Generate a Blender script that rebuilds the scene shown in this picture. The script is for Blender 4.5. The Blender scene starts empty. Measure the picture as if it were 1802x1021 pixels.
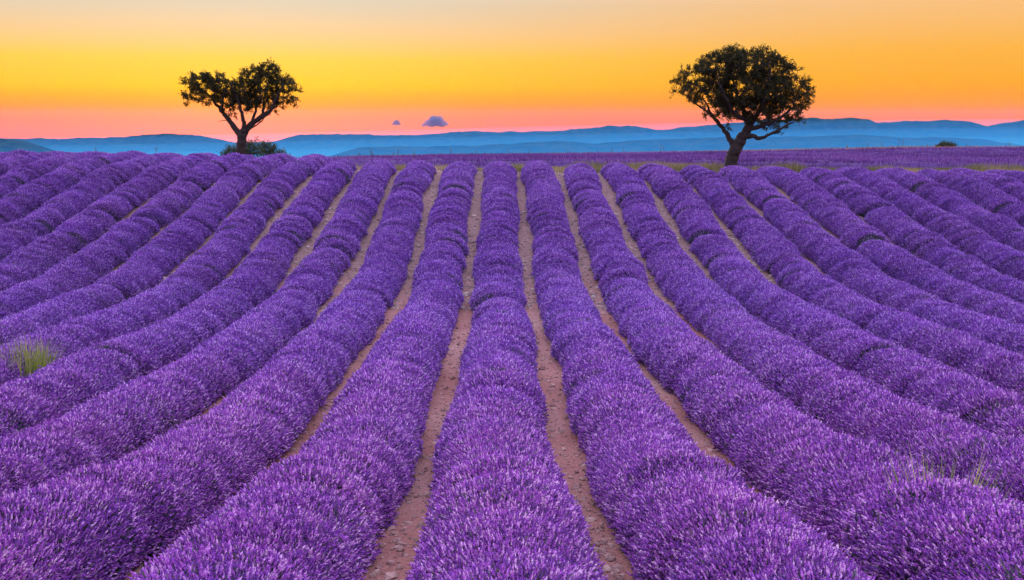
import bpy, math, random
import numpy as np
from mathutils import Matrix, Vector

random.seed(7)
rng = np.random.default_rng(7)
sc = bpy.context.scene
C = sc.collection
R = math.radians

# ------------------------------------------------------------------ camera
W, H, F = 1802.0, 1021.0, 1750.0
HORIZON = 205.0
EXPO = 0.94
CAM = Vector((0.0, 0.0, 5.0))
PITCH = math.atan((H / 2 - HORIZON) / F)
YAW = math.atan(23.0 / F)
cd = bpy.data.cameras.new('camera')
cam = bpy.data.objects.new('camera', cd)
C.objects.link(cam)
cd.sensor_fit = 'HORIZONTAL'
cd.sensor_width = 36.0
cd.lens = 36.0 * F / W
cd.clip_start = 0.1
cd.clip_end = 60000.0
cam.location = CAM
cam.rotation_euler = (math.pi / 2 - PITCH, 0.0, -YAW)
sc.camera = cam
CAM_M = cam.rotation_euler.to_matrix()


def at(px, py, dist):
    """World point seen at a photo pixel, `dist` metres ahead along the rows."""
    v = CAM_M @ Vector(((px - W / 2) / F, (H / 2 - py) / F, -1.0))
    return CAM + v * (dist / v.y)


# ------------------------------------------------------------------ sky and sun
SUN_EL, SUN_AZ = R(3.0), R(-14.0)          # azimuth from +Y towards +X
world = bpy.data.worlds.new('World')
sc.world = world
world.use_nodes = True
nt = world.node_tree
nt.nodes.clear()


def N(tree, kind, **kw):
    n = tree.nodes.new(kind)
    for k, v in kw.items():
        setattr(n, k, v)
    return n


def ramp_set(node, stops, interp='LINEAR'):
    cr = node.color_ramp
    cr.interpolation = interp
    while len(cr.elements) > 1:
        cr.elements.remove(cr.elements[-1])
    cr.elements[0].position = stops[0][0]
    cr.elements[0].color = (*stops[0][1], 1)
    for p, c in stops[1:]:
        e = cr.elements.new(p)
        e.color = (*c, 1)


def math_node(tree, op, a=None, b=None, c=None, clamp=False):
    n = N(tree, 'ShaderNodeMath', operation=op, use_clamp=clamp)
    for i, v in enumerate((a, b, c)):
        if v is None:
            continue
        if isinstance(v, (int, float)):
            n.inputs[i].default_value = v
        else:
            tree.links.new(v, n.inputs[i])
    return n.outputs[0]


tc = N(nt, 'ShaderNodeTexCoord')
sep = N(nt, 'ShaderNodeSeparateXYZ')
nt.links.new(tc.outputs['Generated'], sep.inputs[0])
elev = math_node(nt, 'MULTIPLY', math_node(nt, 'ARCSINE', sep.outputs['Z']), 180 / math.pi)
# ramp coordinate: sqrt spread so that the low sky has room: t = sqrt((el+3)/93)
tt = math_node(nt, 'SQRT', math_node(nt, 'DIVIDE', math_node(nt, 'ADD', elev, 3.0), 93.0, clamp=True))


def T(el):
    return math.sqrt((el + 3.0) / 93.0)


def lin(*c):
    return tuple(((v / 255 / 12.92) if v < 10.3 else ((v / 255 + .055) / 1.055) ** 2.4) / 2 ** EXPO for v in c)


def EL(y):
    return math.degrees(math.atan((HORIZON - y) / F))


UPPER = [(T(14), (.90, .74, .62)), (T(30), (.92, .85, .94)), (T(55), (.90, .96, 1.34)), (T(90), (.82, .93, 1.48))]
sunset = N(nt, 'ShaderNodeValToRGB')
ramp_set(sunset, [(T(-3), lin(255, 112, 112)), (T(EL(232)), lin(255, 114, 102)), (T(EL(212)), lin(255, 116, 72)), (T(EL(200)), lin(253, 124, 42)), (T(EL(187)), lin(252, 140, 8)),
                  (T(EL(172)), lin(250, 162, 0)), (T(EL(155)), lin(250, 188, 0)), (T(EL(110)), lin(248, 198, 70)),
                  (T(EL(68)), lin(240, 198, 144)), (T(EL(15)), lin(212, 202, 184))] + UPPER)
side = N(nt, 'ShaderNodeValToRGB')
ramp_set(side, [(T(-3), lin(253, 118, 90)), (T(EL(215)), lin(252, 128, 70)), (T(EL(200)), lin(252, 138, 52)), (T(EL(185)), lin(252, 152, 36)),
                (T(EL(150)), lin(252, 169, 30)), (T(EL(100)), lin(250, 177, 60)), (T(EL(20)), lin(246, 190, 126))] + UPPER)
away = N(nt, 'ShaderNodeValToRGB')
ramp_set(away, [(T(-3), (.28, .22, .34)), (T(0), (.30, .24, .36)), (T(6), (.44, .33, .44)),
                (T(14), (.60, .48, .60)), (T(30), (.82, .76, .95)), (T(55), (.90, .96, 1.34)), (T(90), (.82, .93, 1.48))])
for r_ in (sunset, side, away):
    nt.links.new(tt, r_.inputs[0])
mr1 = N(nt, 'ShaderNodeMapRange', interpolation_type='SMOOTHSTEP')
mr1.inputs[1].default_value = -0.22
mr1.inputs[2].default_value = 0.42
nt.links.new(sep.outputs['X'], mr1.inputs[0])
mr2 = N(nt, 'ShaderNodeMapRange', interpolation_type='SMOOTHSTEP')
mr2.inputs[1].default_value = 0.35
mr2.inputs[2].default_value = -0.7
nt.links.new(sep.outputs['Y'], mr2.inputs[0])
mx1 = N(nt, 'ShaderNodeMixRGB')
nt.links.new(mr1.outputs[0], mx1.inputs[0])
nt.links.new(sunset.outputs[0], mx1.inputs[1])
nt.links.new(side.outputs[0], mx1.inputs[2])
mx2 = N(nt, 'ShaderNodeMixRGB')
nt.links.new(mr2.outputs[0], mx2.inputs[0])
nt.links.new(mx1.outputs[0], mx2.inputs[1])
nt.links.new(away.outputs[0], mx2.inputs[2])
bg1 = N(nt, 'ShaderNodeBackground')
bg1.inputs['Strength'].default_value = 1.0
nt.links.new(mx2.outputs[0], bg1.inputs['Color'])
skyt = N(nt, 'ShaderNodeTexSky', sky_type='NISHITA')
skyt.sun_disc = False
skyt.sun_elevation = SUN_EL
skyt.sun_rotation = SUN_AZ
skyt.altitude = 600
skyt.dust_density = 1.0
bg2 = N(nt, 'ShaderNodeBackground')
bg2.inputs['Strength'].default_value = 0.004
nt.links.new(skyt.outputs[0], bg2.inputs['Color'])
adds = N(nt, 'ShaderNodeAddShader')
nt.links.new(bg1.outputs[0], adds.inputs[0])
nt.links.new(bg2.outputs[0], adds.inputs[1])
wo = N(nt, 'ShaderNodeOutputWorld')
nt.links.new(adds.outputs[0], wo.inputs[0])

sl = bpy.data.lights.new('sun', 'SUN')
sl.energy = 1.0
sl.angle = R(12)
sl.color = (1.0, .72, .45)
so = bpy.data.objects.new('sun', sl)
C.objects.link(so)
sun_dir = Vector((math.sin(SUN_AZ) * math.cos(SUN_EL), math.cos(SUN_AZ) * math.cos(SUN_EL), math.sin(SUN_EL)))
so.rotation_euler = sun_dir.to_track_quat('Z', 'Y').to_euler()

vs = sc.view_settings
vs.view_transform = 'Standard'
vs.look = 'None'
vs.exposure = EXPO
vs.gamma = 1.0
sc.render.engine = 'CYCLES'
cy = sc.cycles
cy.use_denoising = True
cy.max_bounces = 5
cy.diffuse_bounces = 2
cy.glossy_bounces = 2
cy.transmission_bounces = 3
cy.volume_bounces = 3
cy.transparent_max_bounces = 8
cy.use_adaptive_sampling = True
cy.adaptive_threshold = 0.025

# ------------------------------------------------------------------ helpers


def mesh_np(name, V, faces, mats, mat_idx=None, attrs=None, smooth=False):
    """faces: list of (n,k) index arrays (k = 3 or 4)."""
    me = bpy.data.meshes.new(name)
    V = np.asarray(V, dtype=np.float32)
    me.vertices.add(len(V))
    me.vertices.foreach_set('co', V.ravel())
    loops = np.concatenate([np.asarray(f, dtype=np.int32).ravel() for f in faces])
    sizes = np.concatenate([np.full(len(f), np.asarray(f).shape[1], dtype=np.int32) for f in faces])
    me.loops.add(len(loops))
    me.loops.foreach_set('vertex_index', loops)
    me.polygons.add(len(sizes))
    starts = np.concatenate([[0], np.cumsum(sizes)[:-1]]).astype(np.int32)
    me.polygons.foreach_set('loop_start', starts)
    me.polygons.foreach_set('loop_total', sizes)
    if mat_idx is not None:
        me.polygons.foreach_set('material_index', np.asarray(mat_idx, dtype=np.int32))
    me.polygons.foreach_set('use_smooth', np.full(len(sizes), smooth))
    for m in mats:
        me.materials.append(m)
    if attrs:
        for k, v in attrs.items():
            a = me.attributes.new(k, 'FLOAT', 'POINT')
            a.data.foreach_set('value', np.asarray(v, dtype=np.float32))
    me.update(calc_edges=True)
    return me


def obj(name, me, parent=None, loc=None):
    o = bpy.data.objects.new(name, me)
    C.objects.link(o)
    if parent is not None:
        o.parent = parent
    if loc is not None:
        o.location = loc
    return o


def tag(o, label=None, cat=None, group=None, kind=None):
    for k, v in (('label', label), ('category', cat), ('group', group), ('kind', kind)):
        if v:
            o[k] = v
    return o


def tube(pts, rad, sides=6, bumps=0.0):
    """Tapered tube along a polyline -> (V, quads)."""
    pts = np.asarray(pts, float)
    rad = np.asarray(rad, float)
    n = len(pts)
    tan = np.gradient(pts, axis=0)
    tan /= np.linalg.norm(tan, axis=1)[:, None] + 1e-9
    ref = np.array([0.0, 1.0, 0.0])
    V = []
    for i in range(n):
        t = tan[i]
        r_ = ref if abs(t @ ref) < .9 else np.array([1.0, 0, 0])
        u = np.cross(t, r_)
        u /= np.linalg.norm(u)
        w = np.cross(t, u)
        for s in range(sides):
            a = 2 * math.pi * s / sides
            k = rad[i] * (1 + bumps * rng.uniform(-1, 1))
            V.append(pts[i] + k * (u * math.cos(a) + w * math.sin(a)))
    Q = []
    for i in range(n - 1):
        for s in range(sides):
            s2 = (s + 1) % sides
            Q.append((i * sides + s, i * sides + s2, (i + 1) * sides + s2, (i + 1) * sides + s))
    V.append(pts[-1])
    top = len(V) - 1
    for s in range(sides):
        Q.append(((n - 1) * sides + s, (n - 1) * sides + (s + 1) % sides, top, top))
    Q = np.array(Q)
    return np.array(V), Q


class Soup:
    def __init__(self):
        self.V, self.Q, self.T, self.n, self.at_ = [], [], [], 0, []

    def add(self, V, Q=None, T_=None, tint=0.5):
        V = np.asarray(V, float)
        if Q is not None and len(Q):
            Q = np.asarray(Q)
            deg = Q[:, 2] == Q[:, 3]
            if deg.any():
                self.T.append(Q[deg][:, :3] + self.n)
            if (~deg).any():
                self.Q.append(Q[~deg] + self.n)
        if T_ is not None and len(T_):
            self.T.append(np.asarray(T_) + self.n)
        self.V.append(V)
        self.at_.append(np.broadcast_to(np.asarray(tint, float), (len(V),)).copy())
        self.n += len(V)

    def mesh(self, name, mat, smooth=False):
        f = []
        if self.Q:
            f.append(np.concatenate(self.Q))
        if self.T:
            f.append(np.concatenate(self.T))
        return mesh_np(name, np.concatenate(self.V), f, [mat], attrs={'tint': np.concatenate(self.at_)}, smooth=smooth)


def smoothnoise(x, y, seed, scale):
    """cheap value noise on arrays"""
    r = np.random.default_rng(seed)
    tab = r.uniform(-1, 1, (64, 64))
    x = np.asarray(x) / scale
    y = np.asarray(y) / scale
    xi, yi = np.floor(x).astype(int), np.floor(y).astype(int)
    fx, fy = x - xi, y - yi
    fx, fy = fx * fx * (3 - 2 * fx), fy * fy * (3 - 2 * fy)
    a = tab[xi % 64, yi % 64]
    b = tab[(xi + 1) % 64, yi % 64]
    c = tab[xi % 64, (yi + 1) % 64]
    d = tab[(xi + 1) % 64, (yi + 1) % 64]
    return (a * (1 - fx) + b * fx) * (1 - fy) + (c * (1 - fx) + d * fx) * fy


# ------------------------------------------------------------------ materials


def new_mat(name):
    m = bpy.data.materials.new(name)
    m.use_nodes = True
    t = m.node_tree
    t.nodes.clear()
    return m, t


def plant_mat(name, stops, trans=0.3, rough=.75, jitter=.12, patch=None, y_grade=False):
    """Diffuse + translucent, colour picked by the per-stalk 'tint' attribute."""
    m, t = new_mat(name)
    a = N(t, 'ShaderNodeAttribute', attribute_name='tint')
    rp = N(t, 'ShaderNodeValToRGB')
    ramp_set(rp, stops)
    t.links.new(a.outputs['Fac'], rp.inputs[0])
    oi = N(t, 'ShaderNodeObjectInfo')
    hs = N(t, 'ShaderNodeHueSaturation')
    mr = N(t, 'ShaderNodeMapRange')
    mr.inputs[3].default_value = 1 - jitter
    mr.inputs[4].default_value = 1 + jitter
    t.links.new(oi.outputs['Random'], mr.inputs[0])
    t.links.new(mr.outputs[0], hs.inputs['Value'])
    hm = N(t, 'ShaderNodeMapRange')
    hm.inputs[3].default_value = .495
    hm.inputs[4].default_value = .505
    rnd2 = math_node(t, 'FRACT', math_node(t, 'MULTIPLY', oi.outputs['Random'], 17.31))
    t.links.new(rnd2, hm.inputs[0])
    t.links.new(hm.outputs[0], hs.inputs['Hue'])
    t.links.new(rp.outputs[0], hs.inputs['Color'])
    col = hs.outputs[0]
    if patch:
        g = N(t, 'ShaderNodeNewGeometry')
        nz = N(t, 'ShaderNodeTexNoise')
        nz.inputs['Scale'].default_value = patch[0]
        nz.inputs['Detail'].default_value = 2
        t.links.new(g.outputs['Position'], nz.inputs['Vector'])
        pr = N(t, 'ShaderNodeMapRange')
        pr.inputs[1].default_value = .35
        pr.inputs[2].default_value = .7
        t.links.new(nz.outputs['Fac'], pr.inputs[0])
        mx = N(t, 'ShaderNodeMixRGB', blend_type='MULTIPLY')
        t.links.new(pr.outputs[0], mx.inputs[0])
        t.links.new(col, mx.inputs[1])
        mx.inputs[2].default_value = (*patch[1], 1)
        col = mx.outputs[0]
    if y_grade:                                   # flowers grade along Y: redder violet in front, darker and bluer behind
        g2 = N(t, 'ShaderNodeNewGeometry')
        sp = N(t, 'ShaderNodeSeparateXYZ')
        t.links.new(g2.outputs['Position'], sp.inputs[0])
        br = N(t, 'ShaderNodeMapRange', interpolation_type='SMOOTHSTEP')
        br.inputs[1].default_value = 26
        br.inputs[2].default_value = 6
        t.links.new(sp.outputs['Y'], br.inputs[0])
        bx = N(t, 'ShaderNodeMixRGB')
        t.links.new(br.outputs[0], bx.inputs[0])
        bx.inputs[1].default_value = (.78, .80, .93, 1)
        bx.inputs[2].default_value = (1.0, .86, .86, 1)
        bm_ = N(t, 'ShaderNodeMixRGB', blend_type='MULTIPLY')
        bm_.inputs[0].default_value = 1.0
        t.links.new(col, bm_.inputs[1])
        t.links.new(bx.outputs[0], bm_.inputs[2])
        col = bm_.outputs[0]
    d = N(t, 'ShaderNodeBsdfPrincipled')
    d.inputs['Roughness'].default_value = rough
    d.inputs['Specular IOR Level'].default_value = .25
    t.links.new(col, d.inputs['Base Color'])
    tr = N(t, 'ShaderNodeBsdfTranslucent')
    t.links.new(col, tr.inputs['Color'])
    ms = N(t, 'ShaderNodeMixShader')
    ms.inputs[0].default_value = trans
    t.links.new(d.outputs[0], ms.inputs[1])
    t.links.new(tr.outputs[0], ms.inputs[2])
    o = N(t, 'ShaderNodeOutputMaterial')
    t.links.new(ms.outputs[0], o.inputs[0])
    return m


M_FLOWER = plant_mat('lavender_flowers', [(0, (.11, .12, .10)), (.05, (.12, .04, .28)), (.35, (.29, .07, .53)), (.7, (.53, .17, .69)),
                                          (.9, (.64, .36, .85)), (1, (.88, .64, .94))], .12, jitter=.05,
                     patch=(.35, (.86, .80, .95)), y_grade=True)
M_FARFLOWER = plant_mat('distant_flowers', [(0, (.07, .022, .14)), (.5, (.17, .055, .32)), (1, (.32, .14, .46))], .2)
M_LEAF = plant_mat('lavender_leaves', [(0, (.035, .05, .045)), (.5, (.06, .085, .07)), (1, (.12, .15, .11))], .2)
M_STEM = plant_mat('lavender_stems', [(0, (.03, .03, .05)), (1, (.07, .075, .07))], .2)
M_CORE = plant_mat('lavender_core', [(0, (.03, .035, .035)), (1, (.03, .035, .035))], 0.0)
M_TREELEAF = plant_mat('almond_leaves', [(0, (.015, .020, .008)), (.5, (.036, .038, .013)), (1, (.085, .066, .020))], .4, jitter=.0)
M_SHRUB = plant_mat('shrub_leaves', [(0, (.03, .05, .03)), (.5, (.06, .085, .045)), (1, (.11, .13, .07))], .3, jitter=.05)
M_GRASSG = plant_mat('green_grass', [(0, (.12, .17, .03)), (.5, (.24, .33, .05)), (1, (.48, .46, .15))], .35, jitter=.1)
M_GRASSD = plant_mat('dry_grass', [(0, (.07, .09, .035)), (.45, (.17, .155, .07)), (1, (.40, .31, .18))], .3, jitter=.1)
M_GRASSR = plant_mat('rusty_grass', [(0, (.20, .09, .07)), (.5, (.32, .16, .11)), (1, (.45, .27, .18))], .3, jitter=.1)
M_WEED = plant_mat('weed_stalks', [(0, (.07, .08, .06)), (1, (.18, .16, .11))], .3)


def bark_mat():
    m, t = new_mat('bark')
    g = N(t, 'ShaderNodeTexCoord')
    nz = N(t, 'ShaderNodeTexNoise')
    nz.inputs['Scale'].default_value = 9
    nz.inputs['Detail'].default_value = 6
    t.links.new(g.outputs['Object'], nz.inputs['Vector'])
    rp = N(t, 'ShaderNodeValToRGB')
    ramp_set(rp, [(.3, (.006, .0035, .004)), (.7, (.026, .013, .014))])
    t.links.new(nz.outputs['Fac'], rp.inputs[0])
    b = N(t, 'ShaderNodeBump')
    b.inputs['Distance'].default_value = .05
    t.links.new(nz.outputs['Fac'], b.inputs['Height'])
    d = N(t, 'ShaderNodeBsdfPrincipled')
    d.inputs['Roughness'].default_value = .9
    t.links.new(rp.outputs[0], d.inputs['Base Color'])
    t.links.new(b.outputs[0], d.inputs['Normal'])
    o = N(t, 'ShaderNodeOutputMaterial')
    t.links.new(d.outputs[0], o.inputs[0])
    return m


M_BARK = bark_mat()


def soil_mat():
    m, t = new_mat('soil')
    g = N(t, 'ShaderNodeNewGeometry')
    sp = N(t, 'ShaderNodeSeparateXYZ')
    t.links.new(g.outputs['Position'], sp.inputs[0])

    def noise(scale, detail=4, rough=.55):
        n = N(t, 'ShaderNodeTexNoise')
        n.inputs['Scale'].default_value = scale
        n.inputs['Detail'].default_value = detail
        n.inputs['Roughness'].default_value = rough
        t.links.new(g.outputs['Position'], n.inputs['Vector'])
        return n.outputs['Fac']
    big, mid, fine = noise(.32, 3), noise(5, 5), noise(34, 5, .7)
    rp = N(t, 'ShaderNodeValToRGB')
    ramp_set(rp, [(.28, (.19, .05, .045)), (.5, (.37, .155, .145)), (.70, (.54, .34, .32))])
    v = math_node(t, 'ADD', math_node(t, 'MULTIPLY', big, .5), math_node(t, 'MULTIPLY', fine, .5))
    t.links.new(v, rp.inputs[0])
    # paler, stonier earth up on the crest
    mr = N(t, 'ShaderNodeMapRange', interpolation_type='SMOOTHSTEP')
    mr.inputs[1].default_value = 27
    mr.inputs[2].default_value = 36
    t.links.new(math_node(t, 'ADD', sp.outputs['Y'], math_node(t, 'MULTIPLY', mid, 6)), mr.inputs[0])
    rp2 = N(t, 'ShaderNodeValToRGB')
    ramp_set(rp2, [(.35, (.13, .062, .06)), (.5, (.27, .145, .14)), (.65, (.39, .245, .24))])
    t.links.new(fine, rp2.inputs[0])
    mx = N(t, 'ShaderNodeMixRGB')
    t.links.new(mr.outputs[0], mx.inputs[0])
    t.links.new(rp.outputs[0], mx.inputs[1])
    t.links.new(rp2.outputs[0], mx.inputs[2])
    # scrub and meadow beyond the plateau edge
    mr3 = N(t, 'ShaderNodeMapRange', interpolation_type='SMOOTHSTEP')
    mr3.inputs[1].default_value = 92
    mr3.inputs[2].default_value = 115
    t.links.new(sp.outputs['Y'], mr3.inputs[0])
    rp3 = N(t, 'ShaderNodeValToRGB')
    ramp_set(rp3, [(.35, (.03, .05, .025)), (.65, (.07, .085, .04))])
    t.links.new(noise(.02, 6), rp3.inputs[0])
    mx2 = N(t, 'ShaderNodeMixRGB')
    t.links.new(mr3.outputs[0], mx2.inputs[0])
    t.links.new(mx.outputs[0], mx2.inputs[1])
    t.links.new(rp3.outputs[0], mx2.inputs[2])
    b = N(t, 'ShaderNodeBump')
    b.inputs['Strength'].default_value = .8
    b.inputs['Distance'].default_value = .07
    t.links.new(math_node(t, 'ADD', mid, math_node(t, 'MULTIPLY', fine, .6)), b.inputs['Height'])
    d = N(t, 'ShaderNodeBsdfPrincipled')
    d.inputs['Roughness'].default_value = .95
    d.inputs['Specular IOR Level'].default_value = .15
    t.links.new(mx2.outputs[0], d.inputs['Base Color'])
    t.links.new(b.outputs[0], d.inputs['Normal'])
    o = N(t, 'ShaderNodeOutputMaterial')
    t.links.new(d.outputs[0], o.inputs[0])
    return m


M_SOIL = soil_mat()


def stone_mat(name, lo, hi):
    m, t = new_mat(name)
    a = N(t, 'ShaderNodeAttribute', attribute_name='tint')
    g = N(t, 'ShaderNodeNewGeometry')
    nz = N(t, 'ShaderNodeTexNoise')
    nz.inputs['Scale'].default_value = 30
    nz.inputs['Detail'].default_value = 5
    t.links.new(g.outputs['Position'], nz.inputs['Vector'])
    rp = N(t, 'ShaderNodeValToRGB')
    ramp_set(rp, [(0, lo), (1, hi)])
    t.links.new(math_node(t, 'ADD', math_node(t, 'MULTIPLY', a.outputs['Fac'], .7), math_node(t, 'MULTIPLY', nz.outputs['Fac'], .3)), rp.inputs[0])
    b = N(t, 'ShaderNodeBump')
    b.inputs['Distance'].default_value = .01
    t.links.new(nz.outputs['Fac'], b.inputs['Height'])
    d = N(t, 'ShaderNodeBsdfPrincipled')
    d.inputs['Roughness'].default_value = .9
    t.links.new(rp.outputs[0], d.inputs['Base Color'])
    t.links.new(b.outputs[0], d.inputs['Normal'])
    o = N(t, 'ShaderNodeOutputMaterial')
    t.links.new(d.outputs[0], o.inputs[0])
    return m


M_CLOD = stone_mat('soil_clods', (.12, .045, .04), (.47, .27, .25))
M_PEBBLE = stone_mat('pale_pebbles', (.12, .07, .065), (.46, .33, .32))


def hill_mat():
    m, t = new_mat('wooded_hill')
    g = N(t, 'ShaderNodeNewGeometry')
    nz = N(t, 'ShaderNodeTexNoise')
    nz.inputs['Scale'].default_value = .02
    nz.inputs['Detail'].default_value = 8
    t.links.new(g.outputs['Position'], nz.inputs['Vector'])
    rp = N(t, 'ShaderNodeValToRGB')
    ramp_set(rp, [(.35, (.010, .026, .024)), (.65, (.030, .052, .042))])
    t.links.new(nz.outputs['Fac'], rp.inputs[0])
    d = N(t, 'ShaderNodeBsdfDiffuse')
    t.links.new(rp.outputs[0], d.inputs['Color'])
    o = N(t, 'ShaderNodeOutputMaterial')
    t.links.new(d.outputs[0], o.inputs[0])
    return m


M_HILL = hill_mat()

# ------------------------------------------------------------------ ground
S = 1.8                                             # row spacing in metres
PROF = np.array([(-30, -1.4), (-6, -2.1), (0, -2.6), (4, -3.1), (7.57, -3.6), (8.63, -3.85), (10.6, -4.26), (13.4, -4.52), (14.4, -4.61),
                 (17.85, -4.82), (23.4, -5.10), (28.2, -5.07), (32.5, -4.53), (37.4, -3.70), (43.0, -2.78),
                 (46, -2.62), (47.5, -2.60), (50, -2.54), (60, -2.70), (75, -3.03), (95, -3.3), (105, -3.8), (140, -7.0), (200, -20),
                 (400, -70), (1000, -180), (2000, -255), (40000, -262)])
_pd = np.concatenate([np.arange(-30, 130, .25), np.geomspace(130, 40000, 200)])
_pz = np.interp(_pd, PROF[:, 0], PROF[:, 1])
_k = np.exp(-np.linspace(-2, 2, 17) ** 2)
_k /= _k.sum()
_near = _pd < 128
_sm = np.convolve(np.pad(_pz[_near], 8, mode='edge'), _k, mode='valid')
_pz[_near] = _sm
EDGE_U = np.array([-60, -25, -10, 0, 12, 23, 39, 50, 80.])
EDGE_Z = np.array([-1.6, -1.0, -.60, -.50, -.35, -.15, .2, .2, .1])


def ground_z(u, d, detail=True):
    u = np.asarray(u, float)
    d = np.asarray(d, float)
    z = np.interp(d, _pd, _pz)
    r1 = np.clip((d - 20) / 26, 0, 1)
    r1 = r1 * r1 * (3 - 2 * r1)
    r2 = np.clip((d - 48) / 45, 0, 1)
    fade = np.clip(1 - (d - 150) / 500, 0, 1)
    uu = np.clip(u, -60, 60)
    r3 = np.clip((d - 46.8) / 3.4, 0, 1)
    z = z - np.where(uu > 0, .0172, .0125) * np.clip(uu, -40, 40) * r1 * (1 - np.where(uu > 0, np.maximum(.62 * r3, r2), r2))
    z = z + np.interp(uu, EDGE_U, EDGE_Z) * r2 * fade
    if detail:
        z = z + .03 * smoothnoise(u + 500, d + 500, 3, 2.3) * np.clip(1 - d / 150, 0, 1)
    return z + CAM.z


def build_ground():
    xs = np.concatenate([-np.geomspace(9000, 50, 26), np.arange(-48, -26, 1.0), np.arange(-26, 30, .3),
                         np.arange(30, 66, 1.0), np.geomspace(70, 9000, 26)])
    ys = np.concatenate([[-1400, -600, -200, -80, -30, -12], np.arange(-6, 52, .3), np.arange(52, 120, 1.0), np.geomspace(122, 8000, 50)])
    X, Y = np.meshgrid(xs, ys)
    Z = ground_z(X, Y)
    nx, ny = len(xs), len(ys)
    I = np.arange(nx * ny).reshape(ny, nx)
    Q = np.stack([I[:-1, :-1], I[:-1, 1:], I[1:, 1:], I[1:, :-1]], -1).reshape(-1, 4)
    me = mesh_np('ground', np.stack([X, Y, Z], -1).reshape(-1, 3), [Q], [M_SOIL], smooth=True)
    tag(obj('ground', me), 'reddish stony soil between the lavender rows', 'ground', kind='structure')


build_ground()


# ------------------------------------------------------------------ hills
def build_hill(name, label, pix, dist, depth, seed, rough):
    """A range whose crest stands `dist` metres away; pix: photo crest line."""
    pts = [at(px, py, dist) for px, py in pix]
    hx = np.array([p.x for p in pts])
    hz = np.array([p.z for p in pts])
    span = hx[-1] - hx[0]
    n = max(80, int(span / (dist * .0011)))
    xs = np.linspace(hx[0], hx[-1], n)
    crest = np.interp(xs, hx, hz)
    k = np.ones(5) / 5
    crest = np.convolve(np.pad(crest, 2, mode='edge'), k, mode='valid')
    crest = crest + rough * (smoothnoise(xs, xs * 0 + 3, seed, dist * .012) * .7 + smoothnoise(xs, xs * 0 + 9, seed + 1, dist * .004) * .4)
    prof = [(-1.0, 0), (-.8, .10), (-.6, .28), (-.42, .52), (-.25, .78), (-.1, .95), (0, 1.0), (.12, .93), (.4, .55), (.7, .2), (1, 0)]
    base = CAM.z - 270
    V = []
    for j, (o_, h_) in enumerate(prof):
        wob = depth * .10 * smoothnoise(xs, xs * 0 + j * 7, seed + 2, dist * .05) * (1 if 0 < j < len(prof) - 1 else 0)
        if h_ == 1.0:
            wob = wob * 0
        hh = base + (crest - base) * np.clip(h_ + (.05 * smoothnoise(xs, xs * 0 + j * 5, seed + 4, dist * .03) if 0 < h_ < 1 else 0), 0, 1)
        V.append(np.stack([xs, dist + depth * o_ + wob, hh], -1))
    V = np.concatenate(V)
    I = np.arange(len(V)).reshape(len(prof), n)
    Q = np.stack([I[:-1, :-1], I[:-1, 1:], I[1:, 1:], I[1:, :-1]], -1).reshape(-1, 4)
    tag(obj(name, mesh_np(name, V, [Q], [M_HILL], smooth=True)), label, 'hills', kind='structure')


FAR = [(-900, 262), (-500, 240), (-200, 246), (0, 242.5), (101, 244.7), (160, 243), (233, 240.6), (288, 236), (330, 236.5), (356, 238),
       (375, 243), (392, 249), (417, 253.5), (448, 251.5), (487, 247.6), (510, 242), (527, 238), (554, 236), (600, 236), (680, 237), (730, 238), (783, 235),
       (813, 232), (910, 232), (1000, 229), (1040, 225), (1079, 221), (1119, 222.6), (1159, 228.6), (1200, 224.5), (1248, 220.5), (1300, 215), (1360, 210),
       (1410, 207.6), (1430, 207.8), (1454, 210), (1492, 207.7), (1515, 209.6), (1547, 216), (1586, 213.7), (1624, 214.6), (1668, 211.3), (1696, 212.4),
       (1716, 219), (1734, 224.4), (1761, 217.9), (1802, 212), (1900, 214), (2100, 210), (2400, 222), (2800, 240)]
MID = [(560, 282), (600, 268), (633, 260), (700, 257.6), (760, 257.5), (820, 256.6), (860, 255), (900, 253), (940, 250), (983, 247.6), (1015, 250), (1046, 252.6),
       (1090, 249), (1133, 246.6), (1200, 244), (1253, 241.5), (1361, 241), (1446, 240), (1498, 237), (1540, 239.5), (1569, 241), (1619, 242), (1674, 242),
       (1728, 245), (1789, 254), (1850, 262), (1950, 275)]
NEAR = [(-700, 262), (-350, 248), (-120, 243), (-40, 245), (0, 246.6), (25, 246), (47, 249), (69, 256), (93, 264.5), (110, 268), (140, 274), (200, 286)]
build_hill('far_hills', 'far blue range of hills along the skyline', FAR, 7000, 900, 11, 7)
build_hill('middle_hills', 'lower blue ridge in front of the far range', MID, 4400, 800, 21, 3)
build_hill('near_hill', 'darker wooded blue hill at the field edge, far left', NEAR, 4000, 600, 31, 4)

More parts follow.
